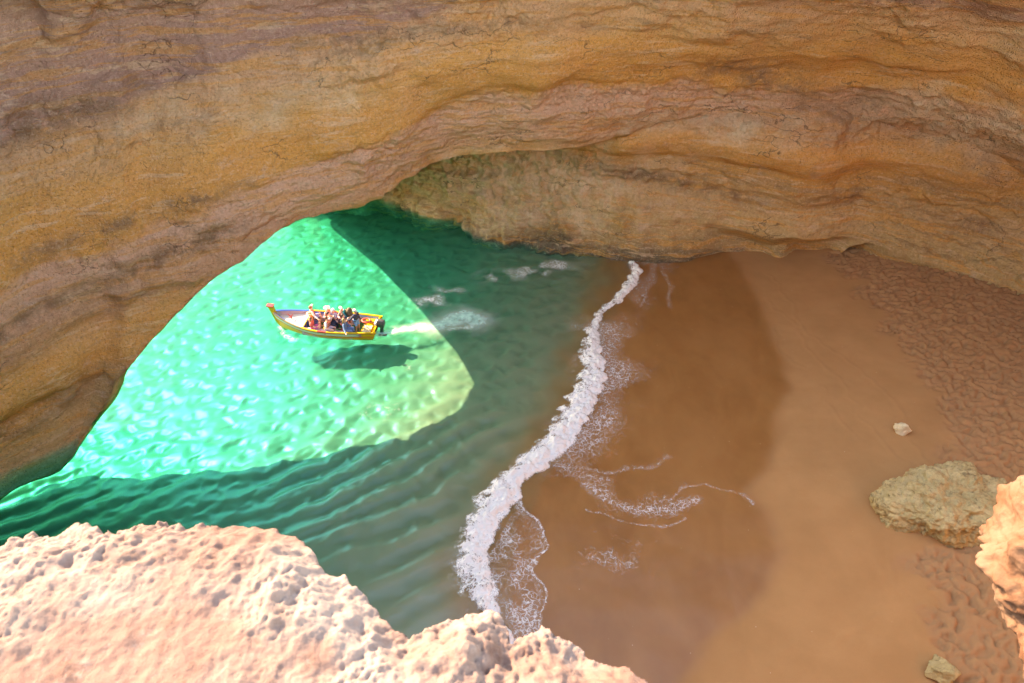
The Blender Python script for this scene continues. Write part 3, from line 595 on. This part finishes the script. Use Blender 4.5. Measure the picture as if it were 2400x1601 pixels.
def hull_band(name, f0, f1, nf, off, m, x0=-3.0, x1=2.8, sides=(1, -1), parent=boat):
    xs = [x for x in XS if x0 <= x <= x1]
    for sd_ in sides:
        bm = bmesh.new(); vs = [[bm.verts.new(hp(x, f, off, 0, sd_)) for f in np.linspace(f0, f1, nf)] for x in xs]
        for i in range(len(xs) - 1):
            for j in range(nf - 1):
                q = (vs[i][j], vs[i + 1][j], vs[i + 1][j + 1], vs[i][j + 1]); bm.faces.new(q if sd_ > 0 else q[::-1])
        bms(name, bm, m, parent)
paint = lambda n, c, r=.35: plain(n, c, r, .08)
MY = paint('yellow paint', (.58, .37, .01)); MYD = paint('lime yellow paint', (.50, .38, .012)); MB_ = paint('blue paint', (.03, .13, .52)); MR = paint('red paint', (.42, .03, .022))
MG = paint('pale green paint', (.42, .52, .38)); MLV = paint('lilac inner paint', (.46, .35, .38)); MWH = paint('white deck paint', (.6, .58, .54), .5); MGR = paint('green floor paint', (.05, .17, .05), .8)
MSB = paint('sky blue paint', (.18, .42, .66)); MBK = plain('black plastic', (.035, .037, .04), .35); MDG = plain('dark motor casing', (.095, .09, .092), .3); MWC = plain('white cloth', (.8, .78, .76), .8)
hull_band('hull', .30, 1.0, 12, 0, MY)
hull_band('strake', 0.0, .31, 4, -.006, MG, -2.35)
hull_band('strake', 0.0, .31, 4, -.003, MY, -3.0, -2.3)
tr_ = bmesh.new(); fs = np.linspace(0, 1, 12)
v1 = [tr_.verts.new(hp(-3, f, 0, 0, 1)) for f in fs]; v2 = [tr_.verts.new(hp(-3, f, 0, 0, -1)) for f in fs]
for j in range(11):
    try: tr_.faces.new((v1[j], v1[j + 1], v2[j + 1], v2[j]))
    except ValueError: pass
bms('transom', tr_, MY, boat)
hull_band('inner_wall', 0.0, .58, 7, .07, MLV, -2.95, 2.62)
hull_band('inner_band', 0.01, .13, 3, .078, MB_, -1.6, 1.2); hull_band('inner_band', 0.01, .16, 3, .078, MSB, -2.95, -1.64)
def rail(name, f, x0, x1, r, m, sides=(1, -1), out=.012):
    xs = [x for x in XS if x0 <= x <= x1]
    for sd_ in sides:
        bm = bmesh.new(); tube(bm, [hp(a, f, -out, 0, sd_) for a in xs], r); bms(name, bm, m, boat)
rail('rub_rail', .03, -3, 2.78, .016, MR); rail('rub_rail', .31, -3, 2.78, .016, MR)
def gunwale(name, x0, x1, m, sides=(1, -1), w=.095, h=.05, dz=0):
    xs = np.linspace(x0, x1, max(3, int((x1 - x0) / .08)))
    for sd_ in sides:
        bm = bmesh.new(); rings = []
        for x in xs:
            p = Vector(hp(x, 0, -.02, 0, sd_)); q = Vector(hp(x, 0, w - .02, 0, sd_))
            rings.append([bm.verts.new(t) for t in (p + Vector((0, 0, dz)), p + Vector((0, 0, h + dz)), q + Vector((0, 0, h + dz)), q + Vector((0, 0, dz)))])
        for a, b_ in zip(rings[:-1], rings[1:]):
            for j in range(4): bm.faces.new((a[j], a[(j + 1) % 4], b_[(j + 1) % 4], b_[j]))
        bm.faces.new(rings[0]); bm.faces.new(rings[-1][::-1])
        bmesh.ops.recalc_face_normals(bm, faces=bm.faces); bms(name, bm, m, boat, False)
gunwale('gunwale', -3.0, -.42, MY); gunwale('gunwale', .1, 1.12, MY); gunwale('gunwale', -.42, .1, MR, dz=.004); gunwale('gunwale', 1.12, 2.76, MB_, w=.12)
gunwale('gunwale_trim', 1.12, 2.78, MY, w=.045, h=.062, sides=(1,))
bm = bmesh.new(); box(bm, (-3.16, 0, .62), (.09, 1.62, .07)); bms('transom_cap', bm, MY, boat, False, .01)
def deck(name, x0, x1, zf, m, off=.07, f=.2):
    bm = bmesh.new(); xs = np.linspace(x0, x1, 24)
    a = [bm.verts.new((hp(x, f, off, 0, 1)[0], hp(x, f, off, 0, 1)[1], zf(x))) for x in xs]; b_ = [bm.verts.new((hp(x, f, off, 0, -1)[0], hp(x, f, off, 0, -1)[1], zf(x))) for x in xs]
    for i in range(23): bm.faces.new((a[i], a[i + 1], b_[i + 1], b_[i]))
    return bms(name, bm, m, boat)
deck('floor', -2.9, 1.12, lambda x: .09, MGR, .1, .5)
deck('foredeck', 1.12, 2.6, lambda x: sh(x) * .55 + .16, MWH, .06, .28)
bm = bmesh.new(); box(bm, (1.12, 0, .30), (.04, 1.55, .50)); bms('bulkhead', bm, MB_, boat, False)
for y in (-.62, -.2, .22, .62): bm = bmesh.new(); box(bm, (1.085, y, .30), (.03, .045, .46)); bms('bulkhead_post', bm, MY, boat, False)
bm = bmesh.new(); box(bm, (1.085, 0, .57), (.05, 1.6, .045)); bms('bulkhead_trim', bm, MY, boat, False)
for s_d in (1, -1):
    for k in range(5):
        x = -1.9 + k * .6; y = (hb(x + .3) - .26) * s_d; bm = bmesh.new(); box(bm, (x + .3, y, .26), (.585, .36, .33)); bms('side_bench', bm, MLV, boat, False, .008)
bm = bmesh.new(); box(bm, (-2.62, 0, .25), (.62, 1.42, .33)); bms('stern_locker', bm, MY, boat, False, .015)
bm = bmesh.new(); box(bm, (-2.75, -.5, .47), (.5, .34, .1)); bms('stern_seat', bm, paint('orange yellow paint', (.75, .33, .02)), boat, False, .015)
for x in (-.15, -1.25):
    bm = bmesh.new(); box(bm, (x, 0, .36), (.28, 1.4, .05)); bms('thwart', bm, MR if x < -1 else MY, boat, False, .01)
# stem post
bm = bmesh.new(); prev = None
for (x, z, w, l) in [(2.50, -.25, .07, .10), (2.72, 0, .07, .20), (2.90, .4, .08, .24), (3.00, .85, .09, .24), (3.04, 1.1, .10, .24), (3.12, 1.45, .11, .27)]:
    ring = [bm.verts.new(c) for c in ((x + l / 2, w, z), (x + l / 2, -w, z), (x - l / 2, -w, z), (x - l / 2, w, z))]
    if prev:
        for j in range(4): bm.faces.new((prev[j], prev[(j + 1) % 4], ring[(j + 1) % 4], ring[j]))
    else: bm.faces.new(ring)
    prev = ring
bm.faces.new(prev[::-1]); bmesh.ops.recalc_face_normals(bm, faces=bm.faces)
stem = bms('stem_post', bm, MYD, boat, False, .012)
bm = bmesh.new(); box(bm, (3.13, 0, 1.475), (.40, .30, .06), 0, R(-6)); bms('cap', bm, MR, stem, False, .012)
# cleat on the foredeck
bm = bmesh.new(); zc = sh(2.0) * .55 + .16
capsule(bm, (2.0, .0, zc - .02), (2.0, 0, zc + .2), .035, .03); capsule(bm, (1.98, -.17, zc + .17), (2.02, .17, zc + .19), .03, .03); capsule(bm, (2.0, 0, zc + .1), (2.22, -.1, zc + .22), .03, .028)
bms('mooring_bitt', bm, MR, boat)
# small dark marks on the pale strake
for dx in (-.03, .02, .10): bm = bmesh.new(); box(bm, (-.35 + dx, hp(-.35, .1)[1] + .012, hp(-.35, .11)[2]), (.045 if dx < .05 else .02, .008, .05)); bms('hull_mark', bm, MBK, boat, False)
# outboard motor
mo = empty('outboard_motor', (0, 0, 0)); mo.parent = boat
bm = bmesh.new(); box(bm, (-3.43, .0, .84), (.54, .33, .29), 0, R(-8), taper=(.78, .8)); bms('cowling', bm, MDG, mo, True, .07)
bm = bmesh.new(); box(bm, (-3.40, .0, .60), (.42, .24, .22), 0, R(-8)); box(bm, (-3.42, 0, .22), (.20, .10, .75), 0, R(-6)); box(bm, (-3.44, 0, -.12), (.5, .22, .03)); bms('motor_leg', bm, plain('motor leg', (.03, .09, .065), .4), mo, True, .02)
bm = bmesh.new(); box(bm, (-3.12, .0, .70), (.14, .26, .2)); box(bm, (-3.16, -.2, .74), (.20, .12, .16)); bms('clamp', bm, plain('white metal', (.78, .78, .78), .4), mo, True, .03)
bm = bmesh.new(); capsule(bm, (-3.2, 0, .76), (-2.62, -.02, .80), .028, .022); capsule(bm, (-2.62, -.02, .80), (-2.5, -.02, .805), .03, .03); bms('tiller', bm, MBK, mo)
def wobj(name, bm, m, label, cat, smooth=True, bevel=0, group=None):
    o = bms(name, bm, m, None, smooth, bevel); o.matrix_world = BM; tag(o, label, cat, group); return o
bm = bmesh.new(); Rr, rr_ = .24, .055
tube(bm, [(-2.42 + Rr * math.cos(a * math.pi / 14), -.36 + Rr * .8 * math.sin(a * math.pi / 14), .58) for a in range(28)], rr_, True, 10)
wobj('lifebuoy', bm, plain('buoy red', (.62, .10, .07), .5), 'red ring lifebuoy lying at the stern of the boat', 'lifebuoy')
# folded cloth on the stern locker
bm = bmesh.new(); g = bmesh.ops.create_grid(bm, x_segments=40, y_segments=24, size=1)
for v in bm.verts:
    x, y = v.co.x, v.co.y; n_ = float(noise(np.array([[x * 2.2, y * 2.2, 3.]]))[0]); m_ = float(noise(np.array([[x * 5, y * 5, 8.]]))[0])
    v.co = (-2.66 + x * .24 + .05 * n_, .28 + y * .34 + .07 * m_, .455 + .05 * abs(n_) + .03 * abs(m_))
o = wobj('cloth', bm, plain('cream cloth', (.78, .62, .36), .85), 'crumpled cream cloth lying on the yellow stern locker', 'cloth')
md = o.modifiers.new('s', 'SOLIDIFY'); md.thickness = .015
bm = bmesh.new(); box(bm, (-1.62, .42, .27), (.34, .30, .34)); box(bm, (-1.62, .42, .46), (.30, .26, .05)); bm_o = wobj('fuel_tank', bm, plain('tank red', (.5, .05, .03), .4), 'red portable fuel tank on the green floor beside the standing skipper', 'fuel tank', True, .03)
bm = bmesh.new(); capsule(bm, (-1.62, .36, .505), (-1.62, .48, .505), .03, .03); o = bms('cap', bm, MBK, bm_o)

# ------------------------------------------------ people
def remesh(name, bm, m, voxel, parent=None, smooth=2):
    me = bpy.data.meshes.new(name); bm.to_mesh(me); bm.free(); o = bpy.data.objects.new(name, me); col.objects.link(o)
    md = o.modifiers.new('r', 'REMESH'); md.mode = 'VOXEL'; md.voxel_size = voxel; md.use_smooth_shade = True
    s_ = o.modifiers.new('s', 'SMOOTH'); s_.iterations = smooth; s_.factor = .5
    dg = bpy.context.evaluated_depsgraph_get(); me2 = bpy.data.meshes.new_from_object(o.evaluated_get(dg)); bpy.data.objects.remove(o); bpy.data.meshes.remove(me)
    me2.name = name; me2.materials.clear(); return link(name, me2, m, parent)
SKIN = plain('skin', (.72, .42, .31), .6, .08); SKIN2 = plain('tanned skin', (.50, .25, .15), .6, .08)
_mc = {}
def cm(c, r=.8):
    if c not in _mc: _mc[c] = plain('fabric', c, r, .12, .4, scale=30)
    return _mc[c]
ARM = {'lap': ((.06, .07, -.27), (.28, -.02, -.34)), 'brow': ((.20, .20, .04), (.17, -.07, .25)), 'rail': ((.08, .22, -.17), (.20, .44, -.22)), 'down': ((-.02, .08, -.29), (.06, .09, -.54)),
       'camera': ((.16, .06, -.20), (.30, -.10, .08)), 'back': ((-.18, .12, -.24), (-.38, .16, -.34)), 'side': ((.02, .26, -.14), (.08, .50, -.22)), 'knee': ((.14, .1, -.24), (.36, -.03, -.30)), 'visor': ((.12, .26, .10), (.12, -.02, .30))}
def person(label, x, y, yaw, sit=True, zs=.43, lean=(.05, 0), la='lap', ra='lap', shirt=(.7, .7, .7), sleeves='short', vest=None, pants=(.1, .12, .2), legs='short', hair=(.10, .05, .025), long_=0,
           hat=None, skin=SKIN, turn=0.0, tilt=0.0, scale=1.0):
    hip = Vector((0, 0, .11)) if sit else Vector((0, 0, .92))
    lx, ly = lean; T = lambda f, z: hip + Vector((lx * f, ly * f, z))
    chest, neck, head = T(.7, .30), T(1, .47), T(1.15, .645)
    S = {1: T(.95, .41) + Vector((0, .185, 0)), -1: T(.95, .41) + Vector((0, -.185, 0))}
    joints = {}
    for sd_, nm in ((1, la), (-1, ra)):
        e, w_ = ARM[nm] if isinstance(nm, str) else nm
        joints[sd_] = (S[sd_] + Vector((e[0], e[1] * sd_, e[2])), S[sd_] + Vector((w_[0], w_[1] * sd_, w_[2])))
    if sit: LEG = {s: (hip + Vector((0, .09 * s, -.01)), Vector((.43, .13 * s, .11)), Vector((.44, .13 * s, -.29)), Vector((.62, .15 * s, -.33))) for s in (1, -1)}
    else: LEG = {s: (hip + Vector((0, .09 * s, -.03)), Vector((.05, .12 * s, .49)), Vector((0, .13 * s, .08)), Vector((.17, .15 * s, .03))) for s in (1, -1)}
    HR = Matrix.Rotation(turn, 4, 'Z') @ Matrix.Rotation(tilt, 4, 'Y')
    def torso(bm, k):
        for yy in (-.07, .07):
            o_ = Vector((0, yy, 0)); capsule(bm, hip + o_ * 1.1, T(.35, .15) + o_ * .8, .115 + k, .10 + k); capsule(bm, T(.35, .15) + o_ * .8, chest + o_, .10 + k, .115 + k); capsule(bm, chest + o_, T(.95, .39) + o_ * 1.2, .115 + k, .075 + k)
    def upper(bm, k, s): capsule(bm, S[s] * .96 + chest * .04, joints[s][0], .058 + k, .043 + k)
    def fore(bm, k, s): capsule(bm, joints[s][0], joints[s][1], .043 + k, .029 + k)
    bm = bmesh.new(); torso(bm, 0); capsule(bm, T(.95, .40), head + Vector((0, 0, -.06)), .06, .052)
    ball(bm, head, (.095, .077, .118), HR); 
    hd = lambda p: head + (HR @ Vector(p))
    ball(bm, hd((.035, 0, -.055)), (.06, .055, .06), HR, 2); capsule(bm, hd((.09, 0, .01)), hd((.112, 0, -.022)), .010, .016, 8)
    for s in (1, -1):
        capsule(bm, hd((0, .075 * s, .015)), hd((-.008, .082 * s, -.02)), .012, .010, 8)
        upper(bm, 0, s); fore(bm, 0, s); e, w_ = joints[s]; d = (w_ - e).normalized(); sidev = d.cross(Vector((0, 0, 1)))
        sidev = sidev.normalized() if sidev.length > .1 else Vector((0, 1, 0)); up = sidev.cross(d).normalized(); pc = w_ + d * .085
        for q in (-.022, 0, .022): capsule(bm, w_ + sidev * q * .7, pc + sidev * q, .018, .016, 8)
        for i, (q, L_) in enumerate(((-.032, .062), (-.011, .075), (.011, .07), (.032, .055))):
            a = pc + sidev * q; b_ = a + d * L_ * .55 + sidev * q * .15; c_ = b_ + (d * .75 - up * .65).normalized() * L_ * .5
            capsule(bm, a, b_, .0105, .0098, 8); capsule(bm, b_, c_, .0098, .0088, 8)
        th = w_ + d * .03 - sidev * .026; t2 = th + (d * .6 - sidev * .8).normalized() * .045; capsule(bm, th, t2, .014, .012, 8); capsule(bm, t2, t2 + (d * .95 - sidev * .2).normalized() * .035, .012, .010, 8)
        h_, k_, a_, t_ = LEG[s]; capsule(bm, h_, k_, .085, .058); capsule(bm, k_, k_ * .6 + a_ * .4 + Vector((-.015, 0, 0)), .056, .055); capsule(bm, k_ * .6 + a_ * .4 + Vector((-.015, 0, 0)), a_, .055, .037); capsule(bm, a_ + Vector((-.02, 0, -.03)), t_, .038, .03)
    body = remesh('person', bm, skin, .0105)
    body.matrix_world = BM @ Matrix.Translation((x, y, zs if sit else .09)) @ Matrix.Rotation(R(yaw), 4, 'Z') @ Matrix.Scale(scale, 4)
    tag(body, label, 'person', 'passengers in the boat' if sit else None)
    bm = bmesh.new(); torso(bm, .016)
    for s in (1, -1):
        if sleeves == 'none': continue
        e, w_ = joints[s]; capsule(bm, S[s], S[s].lerp(e, 1 if sleeves == 'long' else .6), .078, .062)
        if sleeves == 'long': capsule(bm, e, e.lerp(w_, .92), .060, .043)
    remesh('jacket' if sleeves == 'long' else 'shirt', bm, cm(shirt), .016, body)
    if vest:
        bm = bmesh.new()
        for yy in (-.08, .08):
            o_ = Vector((0, yy, 0)); capsule(bm, T(.35, .14) + o_, chest + o_, .135, .15); capsule(bm, chest + o_, T(.95, .40) + o_ * 1.1, .15, .095)
        remesh('life_vest', bm, cm(vest, .7), .018, body)
        for zz in (.2, .32):
            bm = bmesh.new(); c_ = T(.7, zz); tube(bm, [c_ + Vector((.158 * math.cos(a * math.pi / 10), .232 * math.sin(a * math.pi / 10), 0)) for a in range(20)], .013, True, 6)
            bms('strap', bm, cm((.04, .04, .06)), body)
    bm = bmesh.new()
    for yy in (-.07, .07): capsule(bm, hip + Vector((0, yy, -.01)), hip + Vector((0, yy, .06)), .135, .125)
    for s in (1, -1):
        h_, k_, a_, t_ = LEG[s]; capsule(bm, h_, h_.lerp(k_, 1 if legs == 'long' else .72), .105, .078)
        if legs == 'long': capsule(bm, k_, k_.lerp(a_, .93), .074, .052)
    remesh('trousers' if legs == 'long' else 'shorts', bm, cm(pants), .016, body)
    bm = bmesh.new()
    ball(bm, hd((-.022, 0, .028)), (.100, .090, .112), HR)
    if long_:
        for q in (-.055, -.02, .02, .055): capsule(bm, hd((-.06, q, .03)), hd((-.075, q * 1.1, -.16)), .045, .045, 8); capsule(bm, hd((-.075, q * 1.1, -.16)), hd((-.085, q * .9, -.16 - .27 * long_)), .045, .022, 8)
    else: capsule(bm, hd((-.05, .02, 0)), hd((-.055, 0, -.06)), .055, .04, 8)
    remesh('hair', bm, plain('hair', hair, .6, .35, .5, scale=40), .009, body, 1)
    for s in (1, -1): bm = bmesh.new(); ball(bm, hd((.083, .032 * s, .012)), (.012, .014, .008), HR, 1); bms('eye', bm, cm((.05, .03, .03)), body)
    bm = bmesh.new(); ball(bm, hd((.094, 0, -.055)), (.008, .022, .005), HR, 1); bms('mouth', bm, cm((.30, .06, .05)), body)
    if hat:
        kind, hc = hat; bm = bmesh.new(); ball(bm, hd((-.012, 0, .062)), (.118, .102, .088), HR)
        if kind == 'cap':
            for q in (-.04, 0, .04): capsule(bm, hd((.07, q, .055)), hd((.175 - abs(q) * .5, q, .035)), .016, .010, 8)
        else:
            g = ball(bm, hd((0, 0, .045)), (.20, .19, .020), HR)
        remesh('cap' if kind == 'cap' else 'sun_hat', bm, cm(hc), .011, body, 1)
    return body
ORG = (.85, .28, .15); 
person('person in orange life vest and white sleeves, arm raised, far side nearest the bow', .85, -.42, -150, la='visor', ra='rail', lean=(-.02, .03), shirt=(.78, .74, .74), sleeves='long', vest=ORG, hair=(.32, .14, .06), pants=(.35, .3, .5))
person('person with orange life vest and straw sun hat leaning an arm on the blue bulkhead', .72, .12, -165, la='knee', ra='rail', lean=(-.03, -.04), shirt=(.75, .55, .25), sleeves='short', vest=(.85, .32, .06), hair=(.42, .22, .08), hat=('straw', (.72, .52, .28)), pants=(.1, .12, .25))
person('girl with brown ponytail in a coral life vest and pink shorts by the near rail', .58, .50, 195, la=((.02, .14, -.2), (.0, .42, -.18)), ra='knee', lean=(.02, 0), zs=.40, shirt=(.6, .1, .09), vest=(.72, .13, .085), hair=(.24, .12, .06), long_=.5, pants=(.62, .12, .36), scale=.92, turn=.3)
person('person with pale sun hat and orange life vest shading the face, middle far seat', -.1, -.5, 165, la='lap', ra='visor', lean=(-.02, 0), shirt=(.8, .6, .5), vest=ORG, hair=(.6, .42, .24), hat=('sun', (.84, .66, .48)), pants=(.2, .2, .3))
person('dark-haired person in a salmon life vest over navy, middle of the boat', -.28, 0.02, 170, la='knee', ra='camera', shirt=(.04, .05, .10), vest=(.75, .27, .17), hair=(.04, .02, .018), pants=(.04, .05, .09), legs='long')
person('person in a lilac top and pale grey cap among the middle passengers', -.52, -.36, 75, la='camera', ra='camera', shirt=(.50, .40, .52), hair=(.10, .06, .05), hat=('cap', (.78, .78, .8)), pants=(.05, .05, .08), legs='long')
person('man in white T-shirt and orange life vest, arm overhead, by the near gunwale', -.33, .52, 172, ra=((.10, .20, -.20), (.34, .18, -.24)), la='visor', lean=(.05, .05), shirt=(.74, .72, .74), vest=ORG, hair=(.16, .08, .035), pants=(.55, .46, .55))
person('person in white cap and pink shirt with raised arm, beside the turquoise towel', -.95, -.56, 160, la='side', ra='visor', lean=(-.02, -.02), shirt=(.72, .27, .22), sleeves='none', vest=(.80, .30, .20), hat=('cap', (.84, .82, .82)), hair=(.5, .32, .2), pants=(.1, .1, .2))
person('man with short brown hair in a dark navy jacket holding a camera to his face', -1.18, .1, 165, la='camera', ra='camera', lean=(.06, 0), shirt=(.045, .05, .10), sleeves='long', hair=(.085, .045, .025), pants=(.45, .10, .08))
person('woman with long blonde hair in a denim jacket sitting by the near gunwale', -1.42, .52, 182, la='lap', ra='rail', lean=(.02, 0), shirt=(.09, .17, .30), sleeves='long', hair=(.40, .24, .085), long_=1.1, pants=(.12, .20, .36), legs='long')
person('skipper standing at the stern in white cap, navy jacket and light blue shorts', -2.02, .16, 160, sit=False, la='down', ra='back', lean=(.03, 0), shirt=(.04, .045, .085), sleeves='long', hair=(.05, .03, .02), hat=('cap', (.82, .80, .78)), pants=(.14, .36, .66), skin=SKIN2, scale=.98)
# backpack and towel on the far side
bm = bmesh.new(); ball(bm, (-1.36, -.62, .92), (.17, .24, .30)); ball(bm, (-1.46, -.62, .84), (.09, .17, .17))
bk = wobj('backpack', bm, cm((.15, .11, .055)), 'olive brown backpack worn behind the person in the white cap', 'backpack')
bm = bmesh.new(); capsule(bm, (-1.19, -.74, 1.1), (-1.14, -.74, .72), .022, .022); bms('strap', bm, cm((.05, .05, .05)), bk)
bm = bmesh.new(); capsule(bm, (-1.19, -.52, 1.1), (-1.14, -.52, .72), .022, .022); bms('strap', bm, cm((.05, .05, .05)), bk)
bm = bmesh.new(); g = bmesh.ops.create_grid(bm, x_segments=24, y_segments=24, size=1)
for v in bm.verts:
    x, y = v.co.x, v.co.y; n_ = float(noise(np.array([[x * 2, y * 2, 1.]]))[0]); v.co = (-1.17 + .05 * n_ - .10 * y - .05 * x, -.54 + x * .22, .76 - y * .32 + .03 * n_)
o = wobj('towel', bm, cm((.02, .42, .44)), 'bright turquoise towel hanging between the white-capped passenger and the backpack', 'towel')
md = o.modifiers.new('s', 'SOLIDIFY'); md.thickness = .03
